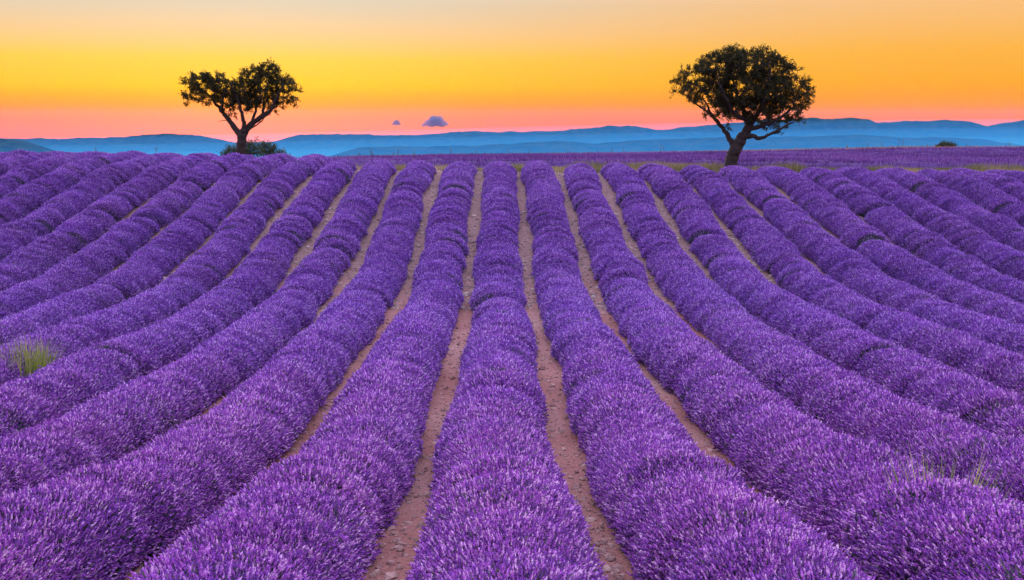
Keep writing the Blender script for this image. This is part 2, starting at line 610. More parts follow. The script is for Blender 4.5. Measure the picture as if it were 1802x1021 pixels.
# ------------------------------------------------------------------ lavender
def spikes(P, D, L, Rr, tint, sides, rings):
    """Flower heads as one soup. P base, D unit direction, L length, Rr radius. rings: [(t, r)]."""
    n = len(P)
    up = np.tile([[.31, .17, .93]], (n, 1))
    U = np.cross(D, up)
    U /= np.linalg.norm(U, axis=1)[:, None] + 1e-9
    Wv = np.cross(D, U)
    ph = rng.uniform(0, 6.28, n)
    V, tn = [], []
    for j, (t_, r_) in enumerate(rings):
        for s in range(sides):
            a = ph + 2 * math.pi * s / sides + j * .6
            V.append(P + D * (L * t_)[:, None] + (U * np.cos(a)[:, None] + Wv * np.sin(a)[:, None]) * (Rr * r_)[:, None])
            tn.append(np.clip(tint + rng.normal(0, .22, n), 0, 1))
    V.append(P)
    tn.append(tint * .7)
    V.append(P + D * L[:, None])
    tn.append(np.clip(tint + .08, 0, 1))
    nv = len(V)
    V = np.stack(V, 1).reshape(-1, 3)
    tn = np.stack(tn, 1).reshape(-1)
    T1, Q1 = [], []
    m = len(rings)
    for s in range(sides):
        s2 = (s + 1) % sides
        T1.append((m * sides, s2, s))
        T1.append((m * sides + 1, (m - 1) * sides + s, (m - 1) * sides + s2))
        for j in range(m - 1):
            Q1.append((j * sides + s, j * sides + s2, (j + 1) * sides + s2, (j + 1) * sides + s))
    off = (np.arange(n) * nv)[:, None, None]
    T1 = (np.array(T1)[None] + off).reshape(-1, 3)
    Q1 = (np.array(Q1)[None] + off).reshape(-1, 4)
    return V, T1, Q1, tn


def blades(P, D, L, Wd, tint):
    """One thin triangle each."""
    n = len(P)
    r_ = rng.normal(size=(n, 3))
    U = np.cross(D, r_)
    U /= np.linalg.norm(U, axis=1)[:, None] + 1e-9
    V = np.stack([P - U * Wd[:, None] / 2, P + U * Wd[:, None] / 2, P + D * L[:, None]], 1).reshape(-1, 3)
    return V, np.arange(3 * n).reshape(-1, 3), np.repeat(tint, 3)


def unit(v):
    return v / (np.linalg.norm(v, axis=1)[:, None] + 1e-9)


def make_bush(seed, n, hi, bare=None, a=.625, b=.66, h=.53):
    r = np.random.default_rng(seed)
    lob = [(unit(r.normal(size=(1, 3)))[0], r.uniform(2.0, 5.0), r.uniform(0, 6.28), r.uniform(.008, .022)) for _ in range(6)]

    def radius(dirs):
        k = np.ones(len(dirs))
        for ax, fr, ph, am in lob:
            k += am * np.sin(dirs @ ax * fr + ph)
        return k

    def surface(dirs):
        # rounded cross-section, held nearly constant along the row
        x, y, z = dirs.T
        q = dirs / ((np.abs(y) ** 4.4 + (x * x + z * z) ** 2.2) ** (1 / 4.4))[:, None]
        k = radius(dirs)
        return np.stack([q[:, 0] * a, q[:, 1] * b, .06 + q[:, 2] * h], 1) * k[:, None]

    m = int(n * 1.75)
    zz = r.uniform(.02, 1, m)
    az = r.uniform(0, 2 * math.pi, m)
    rr = np.sqrt(1 - zz * zz)
    dirs = np.stack([rr * np.cos(az), rr * np.sin(az), zz], 1)
    keep = r.uniform(size=m) < (.34 + .66 * np.clip(zz * 1.9, 0, 1))
    if bare is not None:
        keep &= ~((dirs @ np.array(bare) > .72) & (r.uniform(size=m) < .82))
    dirs = dirs[keep][:n]
    P = surface(dirs)
    nn = len(P)
    D = unit(dirs * np.array([.75, .75, .55]) + np.array([0, 0, .38]) + r.normal(0, .21, (nn, 3)))
    P = P + D * r.normal(-.015, .028, nn)[:, None]
    L = r.uniform(.036, .062, nn)
    Rr = r.uniform(.0060, .0086, nn)
    patchy = np.sin(P[:, 0] * 7 + seed) * np.sin(P[:, 1] * 6 + 2 * seed) * .10
    tint = np.clip(np.where(r.uniform(size=nn) < .28, r.normal(.90, .10, nn), r.normal(.32, .19, nn)) + patchy, 0, 1)
    if hi:
        rings = [(.08, .8), (.27, 1.15), (.42, .70), (.62, 1.05), (.85, .6)]
        V1, T1, Q1, tn = spikes(P, D, L * .96, Rr * 1.02, tint, 3, rings)
    else:
        V1, T1, Q1, tn = spikes(P, D, L, Rr * 1.12, tint, 3, [(.25, 1.0), (.68, .85)])
    # stems
    Vs, Ts, tns = blades(P + D * .02, -D, r.uniform(.12, .2, nn), np.full(nn, .007), r.uniform(0, 1, nn))
    # leaves low on the mound
    nl = 1100 if hi else 800
    zz = r.uniform(.0, .9, nl)
    az = r.uniform(0, 2 * math.pi, nl)
    if bare is not None:
        k = nl // 2
        az[:k] = math.atan2(bare[1], bare[0]) + r.normal(0, .5, k)
        zz[:k] = r.uniform(.1, .95, k)
    rr = np.sqrt(1 - zz * zz)
    d2 = np.stack([rr * np.cos(az), rr * np.sin(az), zz], 1)
    P2 = surface(d2) * r.uniform(.82, 1.0, nl)[:, None]
    D2 = unit(d2 + np.array([0, 0, .5]) + r.normal(0, .3, (nl, 3)))
    Vl, Tl, tnl = blades(P2, D2, r.uniform(.06, .13, nl), np.full(nl, .013), r.uniform(0, 1, nl))
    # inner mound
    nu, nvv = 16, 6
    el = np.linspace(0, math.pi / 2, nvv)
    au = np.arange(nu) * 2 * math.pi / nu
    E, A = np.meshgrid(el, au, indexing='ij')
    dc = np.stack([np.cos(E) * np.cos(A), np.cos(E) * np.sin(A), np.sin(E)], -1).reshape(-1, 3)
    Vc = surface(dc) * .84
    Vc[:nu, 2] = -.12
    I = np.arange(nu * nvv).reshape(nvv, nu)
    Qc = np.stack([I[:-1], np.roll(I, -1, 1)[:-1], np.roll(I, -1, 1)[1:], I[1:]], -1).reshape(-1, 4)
    o1 = len(V1)
    o2 = o1 + len(Vs)
    o3 = o2 + len(Vl)
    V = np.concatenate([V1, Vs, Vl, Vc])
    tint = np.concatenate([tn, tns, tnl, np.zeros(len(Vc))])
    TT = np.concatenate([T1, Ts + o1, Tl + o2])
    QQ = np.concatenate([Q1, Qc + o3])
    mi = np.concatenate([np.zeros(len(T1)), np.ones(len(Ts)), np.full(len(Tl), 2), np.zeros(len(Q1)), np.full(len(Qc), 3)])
    return mesh_np('lavender_bush', V, [TT, QQ], [M_FLOWER, M_STEM, M_LEAF, M_CORE], mi, {'tint': tint})


BARE = [None, None, None, (0, -.9, .43), None, (.6, -.75, .3), None, (-.6, -.75, .3), None]
LO = [make_bush(100 + i, 6000, False, BARE[i]) for i in range(8)]
HI = [make_bush(200 + i, 9000, True, [None, None, (.3, -.9, .3)][i]) for i in range(3)]

ORD = ['first', 'second', 'third', 'fourth', 'fifth', 'sixth', 'seventh', 'eighth', 'ninth', 'tenth', 'eleventh', 'twelfth', 'thirteenth',
       'fourteenth', 'fifteenth', 'sixteenth', 'seventeenth']


def row_x(k, d):
    return k * S + .05 * math.sin(d * .35 + k * 1.7) + .03 * math.sin(d * .9 + k * 2.9)


def in_view(x, y, margin):
    xl = y * (0 - 878) / F - margin
    xr = y * (1802 - 878) / F + margin
    return xl < x < xr


def build_row(k):
    end = 46.4 + .5 * math.sin(k * 2.1)
    if k < -4:
        end = 50.5 + .5 * math.sin(k)
    if k == 0:
        label = 'straight central lavender row running directly away up the slope'
    else:
        label = '%s lavender row to the %s of the straight central row' % (ORD[abs(k) - 1], 'left' if k < 0 else 'right')
    spots = []
    d = 4.6 + (k * .37) % .9
    while d < end:
        if in_view(k * S, d, 3.2):
            spots.append(d)
        d += random.uniform(.42, .56) if d < 24 else random.uniform(.50, .66)
    if not spots:
        return
    root = bpy.data.objects.new('lavender_row', None)
    C.objects.link(root)
    x0 = row_x(k, spots[0])
    root.location = (x0, spots[0], float(ground_z(x0, spots[0])))
    root.empty_display_size = .3
    tag(root, label, 'lavender row', 'lavender rows running up the slope')
    for i, d in enumerate(spots):
        x = row_x(k, d)
        z = float(ground_z(x, d)) - .02
        me = random.choice(HI) if d < 12.0 else random.choice(LO)
        o = bpy.data.objects.new('lavender_bush', me)
        C.objects.link(o)
        o.parent = root
        o.location = Vector((x + random.uniform(-.04, .04), d, z)) - root.location
        turn = 0.0 if (d > 0 and me in (LO[3], LO[5], LO[7], HI[2]) and random.random() < .7) else math.pi * random.randint(0, 1)
        slope = float(ground_z(x, d + .6, False) - ground_z(x, d - .6, False)) / 1.2
        flat = 1.0 if d < 24 else .8
        o.rotation_euler = (math.atan(slope) * flat + random.uniform(-.04, .04), random.uniform(-.06, .06), turn + random.uniform(-.12, .12))
        slow = float(smoothnoise(k * 13.7 + 40, d + 40, 77, 1.5))
        vary = .018 + .030 * min(1, max(0, (d - 12) / 14))
        s = 1.0 + vary * (1.3 * slow + random.gauss(0, .3 if d < 16 else .35))
        if d > 14 and random.random() < .022:
            s *= .72
        last = .9 if d > end - 1.2 else 1.0
        wide = 1.05 + (.16 * min(1, max(0, (11.5 - d) / 4)) if k > 1 else 0)
        o.scale = (s * wide * random.uniform(.975, 1.03), s * random.uniform(.98, 1.08), s * random.uniform(.97, 1.04) * last)


for k in range(-17, 18):
    build_row(k)


# ------------------------------------------------------------------ soil clods, pebbles, stones
def ico():
    t = (1 + 5 ** .5) / 2
    v = np.array([(-1, t, 0), (1, t, 0), (-1, -t, 0), (1, -t, 0), (0, -1, t), (0, 1, t), (0, -1, -t), (0, 1, -t), (t, 0, -1), (t, 0, 1), (-t, 0, -1), (-t, 0, 1)], float)
    v /= np.linalg.norm(v[0])
    f = np.array([(0, 11, 5), (0, 5, 1), (0, 1, 7), (0, 7, 10), (0, 10, 11), (1, 5, 9), (5, 11, 4), (11, 10, 2), (10, 7, 6), (7, 1, 8), (3, 9, 4), (3, 4, 2),
                  (3, 2, 6), (3, 6, 8), (3, 8, 9), (4, 9, 5), (2, 4, 11), (6, 2, 10), (8, 6, 7), (9, 8, 1)])
    return v, f


IV, IF = ico()


def pebbles(name, label, pts, size, tint, mat):
    n = len(pts)
    V = IV[None] * (1 + rng.uniform(-.28, .28, (n, 12, 1)))
    sx = size[:, None] * rng.uniform(.6, 1.3, (n, 3)) * np.array([1, 1, .7])
    V = V * sx[:, None, :]
    an = rng.uniform(0, 6.28, n)
    ca, sa = np.cos(an), np.sin(an)
    X = V[..., 0] * ca[:, None] - V[..., 1] * sa[:, None]
    Y = V[..., 0] * sa[:, None] + V[..., 1] * ca[:, None]
    V = np.stack([X, Y, V[..., 2]], -1) + pts[:, None, :]
    Fc = (IF[None] + (np.arange(n) * 12)[:, None, None]).reshape(-1, 3)
    me = mesh_np(name, V.reshape(-1, 3), [Fc], [mat], attrs={'tint': np.repeat(tint, 12)})
    tag(obj(name, me), label, 'gravel', kind='stuff')


def gap_points(n, d0, d1, half):
    out = []
    while len(out) < n:
        d = d0 * (d1 / d0) ** random.random()
        g = random.randint(-10, 9)
        u = (g + .5) * S + random.gauss(0, half)
        if in_view(u, d, 1.5):
            out.append((u, d))
    a = np.array(out)
    return np.column_stack([a, ground_z(a[:, 0], a[:, 1]) + .004])


P_ = gap_points(11000, 6, 34, .2)
pebbles('soil_clods', 'small reddish clods scattered in the furrows', P_, rng.gamma(2.2, .0075, len(P_)) + .005, rng.uniform(0, 1, len(P_)), M_CLOD)
P_ = gap_points(11000, 26, 48, .24)
pebbles('pale_pebbles', 'pale pebbles covering the furrows near the crest', P_, rng.gamma(2.5, .011, len(P_)) + .008, rng.uniform(0, 1, len(P_)), M_PEBBLE)


def stone(px, py, d, w, label):
    p = at(px, py, d)
    V = []
    f = []
    me = bpy.data.meshes.new('stone')
    import bmesh
    bm = bmesh.new()
    bmesh.ops.create_icosphere(bm, subdivisions=2, radius=1.0)
    r_ = random.Random(int(px * 7 + py))
    ax = [Vector((r_.gauss(0, 1), r_.gauss(0, 1), r_.gauss(0, 1))).normalized() for _ in range(5)]
    for v in bm.verts:
        k = 1 + sum(.07 * math.sin(v.co.dot(a_) * 4 + i) for i, a_ in enumerate(ax))
        v.co = Vector((v.co.x * w / 2 * 1.0, v.co.y * w / 2 * .8, v.co.z * w / 2 * .62)) * k
    bm.to_mesh(me)
    bm.free()
    me.materials.append(M_CLOD)
    a_ = me.attributes.new('tint', 'FLOAT', 'POINT')
    a_.data.foreach_set('value', np.full(len(me.vertices), r_.uniform(.35, .8), dtype=np.float32))
    for q in me.polygons:
        q.use_smooth = True
    o = obj('stone', me)
    o.location = (p.x, p.y, float(ground_z(p.x, p.y)) + w * .16)
    o.rotation_euler.z = r_.uniform(0, 6)
    tag(o, label, 'stone', 'larger stones in the furrows')


def ground_hit(px, py):
    """distance ahead at which the pixel's ray meets the ground"""
    v = CAM_M @ Vector(((px - W / 2) / F, (H / 2 - py) / F, -1.0))
    prev = None
    for d in np.arange(4, 60, .02):
        p = CAM + v * (d / v.y)
        if p.z <= ground_z(p.x, p.y):
            return float(d)
    return 50.0


for px, py, w, lab in [(705, 970, .085, 'largest rounded reddish stone near the lower end of the left furrow'),
                       (688, 993, .075, 'pale flat stone at the bottom end of the furrow left of the central row'),
                       (740, 923, .06, 'small brown stone beside the foot of the second left row'),
                       (757, 906, .05, 'small pale clod halfway down the furrow left of the central row'),
                       (782, 745, .07, 'dark wedge-shaped clod high in the furrow left of the central row'),
                       (1020, 866, .065, 'dark stone in the furrow to the right of the central row'),
                       (1049, 962, .075, 'round pale stone low in the furrow right of the central row'),
                       (1036, 900, .055, 'dark stone against the foot of the first right row')]:
    stone(px, py, ground_hit(px, py), w, lab)


# ------------------------------------------------------------------ trees
class Tree:
    def __init__(self, name, label, d, base_px):
        self.d = d
        self.root = bpy.data.objects.new(name, None)
        C.objects.link(self.root)
        b = at(base_px[0], base_px[1], d)
        self.o = Vector((b.x, d, float(ground_z(b.x, d)) - .05))
        self.root.location = self.o
        tag(self.root, label, 'tree')
        self.nodes = []
        self.k = d / F

    def pt(self, px, py, dy=0.0):
        p = at(px, py, self.d)
        return np.array([p.x - self.o.x, dy, p.z - self.o.z])

    def limb(self, name, pix, r0, r1, dys=None, sides=8, first=False):
        n = len(pix)
        dys = dys or [0] * n
        P = np.array([self.pt(*p, dy) for p, dy in zip(pix, dys)])
        if first:
            P[0, 2] = min(P[0, 2], -.1)
        # subdivide with Catmull-Rom
        ext = np.vstack([2 * P[0] - P[1], P, 2 * P[-1] - P[-2]])
        out = []
        for i in range(1, n):
            p0, p1, p2, p3 = ext[i - 1], ext[i], ext[i + 1], ext[i + 2]
            for t in np.linspace(0, 1, 5)[:-1]:
                out.append(.5 * ((2 * p1) + (-p0 + p2) * t + (2 * p0 - 5 * p1 + 4 * p2 - p3) * t * t + (-p0 + 3 * p1 - 3 * p2 + p3) * t ** 3))
        out.append(P[-1])
        out = np.array(out)
        out[1:-1] += rng.normal(0, min(r0, .12) * .18, (len(out) - 2, 3))
        rad = np.linspace(0, 1, len(out))
        rad = r0 + (r1 - r0) * rad ** .8
        if first:
            rad[0] *= 1.35
            rad[1] *= 1.15
        V, Q = tube(out, rad, sides, .10)
        s = Soup()
        s.add(V, Q)
        obj(name, s.mesh(name, M_BARK, True), self.root)
        for p in out[(2 if not first else len(out) - 2):]:
            self.nodes.append(p)

    def crown(self, ells, nclump, nleaf, sig, leaf, mat, seed, shell=.25):
        r = np.random.default_rng(seed)
        w = np.array([e[2] * e[3] * e[4] for e in ells], float)
        w /= w.sum()
        cl = []
        while len(cl) < nclump:
            e = ells[r.choice(len(ells), p=w)]
            v = r.normal(size=3)
            v /= np.linalg.norm(v)
            v *= r.uniform(shell, 1) ** (1 / 2.2)
            c = self.pt(e[0] + v[0] * e[2], e[1] - v[2] * e[3], v[1] * (e[2] + e[3]) / 2 * self.k)
            if cl and np.min(np.linalg.norm(np.array(cl) - c, axis=1)) < sig * .75:
                if r.uniform() < .8:
                    continue
            cl.append(c)
        cl = np.array(cl)
        nodes = np.array(self.nodes)
        dist = np.array([np.min(np.linalg.norm(nodes - c, axis=1)) for c in cl])
        twigs = Soup()
        nodes = list(nodes)
        LP, LD = [], []
        for i in np.argsort(dist):
            c = cl[i]
            A = np.array(nodes)
            dd = np.linalg.norm(A - c, axis=1) + .35 * np.maximum(0, A[:, 2] - c[2])
            a_ = A[np.argmin(dd)]
            L = np.linalg.norm(c - a_)
            mid = (a_ + c) / 2 + r.normal(0, .08, 3) * L + np.array([0, 0, -.06 * L])
            q = (a_ + mid) / 2 + r.normal(0, .04, 3) * L
            q2 = (mid + c) / 2 + r.normal(0, .04, 3) * L
            rb = np.clip(.012 + .018 * L, .012, .045)
            V, Q = tube([a_, q, mid, q2, c], np.linspace(rb, .006, 5), 4)
            twigs.add(V, Q)
            nodes += [mid, c]
            ax = unit((c - mid)[None] + np.array([[0, 0, .2 * L]]))[0]
            # a spray of short shoots, each with leaves along it
            ns = r.integers(4, 8)
            for _ in range(ns):
                sd = unit((ax + r.normal(0, .75, 3))[None])[0]
                sl_ = r.uniform(.5, 1.5) * sig * 1.7
                m = max(3, int(nleaf / ns))
                t = r.uniform(.1, 1, m)
                LP.append(c + sd * (t * sl_)[:, None] + r.normal(0, .028, (m, 3)))
                LD.append(unit(sd * .7 + r.normal(0, .7, (m, 3))))
                V, Q = tube([c, c + sd * sl_ * .5, c + sd * sl_], [.006, .005, .003], 3)
                twigs.add(V, Q)
        LP, LD = np.concatenate(LP), np.concatenate(LD)
        n = len(LP)
        U = unit(np.cross(LD, r.normal(size=(n, 3))))
        ln = r.uniform(.7, 1.3, n)[:, None] * leaf
        wd = ln * .36
        V = np.stack([LP, LP + LD * ln * .5 + U * wd / 2, LP + LD * ln, LP + LD * ln * .5 - U * wd / 2], 1).reshape(-1, 3)
        Q = np.arange(4 * n).reshape(-1, 4)
        s = Soup()
        s.add(V, Q, tint=np.repeat(np.clip(r.normal(.45, .25, n), 0, 1), 4))
        tw = obj('twigs', twigs.mesh('twigs', M_BARK), self.root)
        obj('crown', s.mesh('crown', mat), self.root)


t1 = Tree('almond_tree', 'smaller forked tree with heart-shaped open crown on the left', 55.0, (425, 280))
t1.limb('trunk', [(425, 284), (424, 266), (425, 250), (427, 238), (430, 230)], .27, .24, first=True, sides=10)
t1.limb('branch', [(426, 240), (413, 226), (400, 211), (388, 198), (377, 184), (364, 168), (350, 157)], .19, .04, [0, .1, .3, .4, .5, .5, .6])
t1.limb('branch', [(430, 234), (431, 216), (429, 200), (425, 180), (419, 160), (414, 146)], .14, .03, [0, -.2, -.4, -.6, -.8, -1])
t1.limb('branch', [(431, 232), (445, 216), (460, 207), (475, 198), (485, 184), (493, 165), (501, 150)], .19, .04, [0, 0, -.1, -.3, -.4, -.4, -.5])
t1.limb('branch', [(460, 207), (462, 190), (461, 170), (465, 146), (472, 126)], .10, .025, [-.1, .3, .6, .9, 1.1])
t1.limb('branch', [(434, 231), (454, 221), (466, 213), (473, 205), (484, 202)], .045, .02, [-.1, -.5, -.7, -.9, -1])
t1.limb('branch', [(388, 198), (393, 180), (400, 165), (405, 151)], .08, .025, [.4, -.2, -.5, -.8])
t1.limb('branch', [(442, 219), (446, 196), (444, 170), (440, 142)], .10, .025, [0, .5, .8, 1.0])
t1.limb('branch', [(402, 213), (393, 212), (384, 214)], .025, .01, [.3, 0, -.1])
e1 = [(338, 150, 17, 16, 14), (352, 143, 22, 15, 18), (374, 142, 20, 14, 18), (390, 153, 20, 18, 20), (345, 168, 22, 14, 16), (370, 170, 24, 18, 18),
      (400, 175, 18, 20, 24), (330, 172, 10, 12, 6), (425, 163, 26, 25, 44), (443, 138, 20, 18, 20), (446, 122, 7, 7, 5), (474, 128, 21, 15, 20), (480, 122, 12, 9, 10),
      (468, 150, 26, 22, 26), (498, 152, 22, 20, 22), (514, 156, 13, 15, 12), (500, 176, 22, 14, 16), (470, 178, 24, 16, 18), (438, 182, 22, 17, 26),
      (485, 202, 10, 8, 4), (410, 195, 12, 9, 6), (386, 214, 6, 4, 1.2), (398, 219, 3, 3, .5)]
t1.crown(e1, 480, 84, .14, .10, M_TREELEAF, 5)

t2 = Tree('almond_tree', 'larger tree with broad dense round crown on the right', 48.6, (1288, 292))
t2.limb('trunk', [(1285, 296), (1288, 282), (1292, 268), (1298, 256), (1303, 248)], .34, .27, first=True, sides=10)
t2.limb('branch', [(1293, 264), (1287, 249), (1281, 237), (1271, 223), (1259, 206), (1250, 188), (1242, 168)], .17, .03, [0, .1, .2, .3, .5, .6, .8])
t2.limb('branch', [(1301, 252), (1310, 236), (1318, 223), (1320, 212)], .27, .17, [0, 0, 0, 0])
t2.limb('branch', [(1318, 224), (1312, 200), (1304, 174), (1298, 145), (1294, 115)], .15, .03, [0, .3, .6, .9, 1.0])
t2.limb('branch', [(1319, 222), (1331, 199), (1340, 170), (1346, 138), (1344, 110)], .15, .03, [0, -.3, -.6, -.8, -1])
t2.limb('branch', [(1316, 228), (1336, 222), (1356, 215), (1376, 203), (1392, 187), (1404, 168)], .13, .03, [0, -.2, -.3, -.3, -.3, 0])
t2.limb('branch', [(1309, 240), (1324, 240), (1335, 243), (1346, 238), (1359, 231), (1376, 221), (1391, 212)], .13, .03, [0, -.2, -.4, -.5, -.6, -.7, -.7])
t2.limb('branch', [(1271, 223), (1262, 212), (1242, 196), (1218, 180), (1200, 165)], .08, .02, [.3, 0, -.2, -.4, -.5])
t2.limb('branch', [(1315, 212), (1290, 200), (1274, 180), (1262, 158), (1252, 135)], .12, .03, [0, -.4, -.8, -1.0, -1.2])
t2.limb('branch', [(1325, 208), (1350, 188), (1370, 162), (1382, 138)], .10, .03, [0, .5, .9, 1.1])
e2 = [(1310, 118, 62, 28, 60), (1265, 120, 42, 26, 40), (1228, 140, 34, 26, 34), (1200, 145, 22, 16, 16), (1190, 160, 13, 18, 8), (1215, 168, 34, 18, 22),
      (1255, 165, 44, 30, 40), (1310, 160, 62, 36, 60), (1262, 196, 30, 16, 18), (1305, 192, 44, 22, 34), (1356, 122, 32, 28, 34), (1385, 135, 22, 26, 24), (1340, 100, 26, 16, 22),
      (1290, 100, 28, 14, 22), (1365, 165, 40, 34, 40), (1404, 160, 25, 26, 34), (1414, 178, 21, 16, 26), (1424, 168, 12, 14, 12), (1385, 196, 36, 20, 34), (1345, 207, 36, 18, 36), (1370, 221, 30, 11, 22),
      (1338, 231, 14, 10, 5), (1275, 227, 9, 9, 3), (1252, 224, 5, 4, 1), (1395, 212, 14, 7, 4), (1347, 250, 6, 6, 1)]
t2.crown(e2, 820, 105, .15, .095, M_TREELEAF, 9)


# ------------------------------------------------------------------ shrubs on the skyline
def shrub(name, label, d, ells, base_px, nclump, nleaf, leaf, mat):
    t = Tree(name, label, d, base_px)
    t.root['category'] = 'shrub'
    cx = base_px[0]
    top = min(e[1] for e in ells)
    for k in (-1, 0, 1):
        t.limb('stem', [(cx, base_px[1] + 3), (cx + 4 * k, (base_px[1] + top) / 2), (cx + 9 * k, top + 2)], .05, .015, first=True, sides=5)
    t.crown(ells, nclump, nleaf, .17, leaf, mat, int(cx))


shrub('shrub', 'low green shrub directly behind the left tree trunk', 66.0, [(440, 264, 14, 12, 10), (444, 257, 9, 8, 6), (452, 268, 10, 8, 6), (430, 270, 10, 8, 6)], (440, 278), 75, 40, .10, M_SHRUB)
shrub('shrub', 'broad grey-green shrub to the right of the left tree trunk', 68.0, [(472, 265, 17, 11, 10), (466, 260, 10, 8, 6), (483, 268, 14, 8, 6), (495, 272, 8, 6, 3)], (474, 279), 90, 40, .10, M_SHRUB)
shrub('shrub', 'small dark shrub to the left of the left tree trunk', 67.0, [(405, 268, 11, 9, 8), (396, 272, 8, 6, 3), (415, 270, 10, 9, 6)], (405, 279), 50, 40, .10, M_SHRUB)
shrub('shrub', 'low dark shrub standing alone on the far field edge on the right', 98.0, [(1665, 257, 12, 4, 6), (1656, 259, 8, 3, 3), (1674, 258, 7, 3, 3)], (1665, 263), 60, 40, .14, M_SHRUB)


# ------------------------------------------------------------------ far field, verge and weeds
def grass_soup(n, urange, drange, hgt, wid, lean=.3, keep=None, zoff=0):
    u = rng.uniform(*urange, n)
    d = rng.uniform(*drange, n)
    if keep is not None:
        k = keep(u, d)
        u, d = u[k], d[k]
    P = np.column_stack([u, d, ground_z(u, d) + zoff])
    D = unit(np.column_stack([rng.normal(0, lean, len(u)), rng.normal(0, lean, len(u)), np.ones(len(u))]))
    return P, D


def stuff_blades(name, label, P, D, L, Wd, tint, mat, cat):
    V, Tt, tn = blades(P, D, L, Wd, tint)
    me = mesh_np(name, V, [Tt], [mat], attrs={'tint': tn})
    tag(obj(name, me), label, cat, kind='stuff')


# distant lavender: mounds in rows that run across the view
def far_field():
    us = np.arange(-13, 66, .5)
    ds = np.arange(51.0, 90, .3)
    X, Y = np.meshgrid(us, ds)
    mound = .38 * np.abs(np.sin((Y + .12 * X) * math.pi / 2.0)) ** .7
    mound = mound * (1 + .25 * smoothnoise(X + 100, Y, 5, 1.1))
    edge = np.clip((X + 13 - .12 * (Y - 52)) / 3, 0, 1)
    Z = ground_z(X, Y) + mound * edge * np.clip((Y - 51) / 1.2, 0, 1) - .03
    I = np.arange(X.size).reshape(X.shape)
    Q = np.stack([I[:-1, :-1], I[:-1, 1:], I[1:, 1:], I[1:, :-1]], -1).reshape(-1, 4)
    V1 = np.stack([X, Y, Z], -1).reshape(-1, 3)
    n = 150000
    u = rng.uniform(-11, 65, n)
    d = 51.2 + 38.3 * rng.uniform(0, 1, n)
    m = .38 * np.abs(np.sin((d + .12 * u) * math.pi / 2.0)) ** .7
    k = rng.uniform(size=n) < (.15 + m / .38)
    u, d, m = u[k], d[k], m[k]
    P = np.column_stack([u, d, ground_z(u, d) + m * np.clip((u + 13 - .12 * (d - 52)) / 3, 0, 1) * np.clip((d - 51) / 1.2, 0, 1) - .05])
    D = unit(np.column_stack([rng.normal(0, .3, len(u)), rng.normal(0, .3, len(u)), np.ones(len(u))]))
    Vb, Tb, tb = blades(P, D, rng.uniform(.12, .26, len(u)), np.full(len(u), .05), np.clip(rng.normal(.35, .25, len(u)) + .3 * smoothnoise(u + 50, d, 21, 4), 0, 1))
    V = np.concatenate([V1, Vb])
    mi = np.concatenate([np.zeros(len(Q)), np.ones(len(Tb))])
    me = mesh_np('distant_lavender', V, [Q, Tb + len(V1)], [M_FARFLOWER, M_FARFLOWER], mi, {'tint': np.concatenate([np.full(len(V1), .12), tb])})
    tag(obj('distant_lavender', me), 'flat distant lavender field beyond the grassy strip', 'lavender field', kind='stuff')


far_field()

# rusty grass along the far edge of that field
P, D = grass_soup(42000, (-14, 66), (89, 97), 0, 0, .25)
stuff_blades('rusty_grass', 'reddish dry grass along the far edge of the field', P, D, rng.uniform(.15, .45, len(P)), np.full(len(P), .05), rng.uniform(0, 1, len(P)), M_GRASSR, 'grass')
# verge between the row ends and the far field
P, D = grass_soup(80000, (-14, 46), (47.4, 51.6), 0, 0, .3, keep=lambda u, d: rng.uniform(size=len(u)) < np.clip(.5 + .6 * smoothnoise(u + 80, d * .6, 12, 1.3) + .015 * u, .05, 1))
hh = .16 + .30 * np.clip(smoothnoise(P[:, 0] + 300, P[:, 1], 14, 1.7), 0, 1)
tn = np.clip(.5 + .4 * smoothnoise(P[:, 0] + 900, P[:, 1], 15, 2.6) + rng.normal(0, .15, len(P)), 0, 1)
stuff_blades('verge_grass', 'dry green and straw grass strip beyond the row ends', P, D, hh * rng.uniform(.6, 1.3, len(P)), np.full(len(P), .022), tn, M_GRASSD, 'grass')


def d_for(px, py, lift):
    v = CAM_M @ Vector(((px - W / 2) / F, (H / 2 - py) / F, -1.0))
    for d in np.arange(4, 60, .02):
        p = CAM + v * (d / v.y)
        if p.z <= ground_z(p.x, p.y) + lift:
            return float(d)
    return 50.0


def tuft(name, label, px, py, d, n, rad, hgt, mat, wid=.012, lift=0.0, cat='grass tuft', group=None):
    p = at(px, py, d)
    z = float(ground_z(p.x, d)) + lift
    a_ = rng.uniform(0, 6.28, n)
    rr = rad * np.sqrt(rng.uniform(0, 1, n))
    P = np.column_stack([rr * np.cos(a_), rr * np.sin(a_), np.zeros(n)])
    D = unit(np.column_stack([P[:, 0] / rad * .35 + rng.normal(0, .18, n), P[:, 1] / rad * .35 + rng.normal(0, .18, n), np.ones(n)]))
    V, Tt, tn = blades(P, D, hgt * rng.uniform(.5, 1.1, n), np.full(n, wid), rng.uniform(0, 1, n))
    o = obj(name, mesh_np(name, V, [Tt], [mat], attrs={'tint': tn}), loc=(p.x, d, z))
    tag(o, label, cat, group)


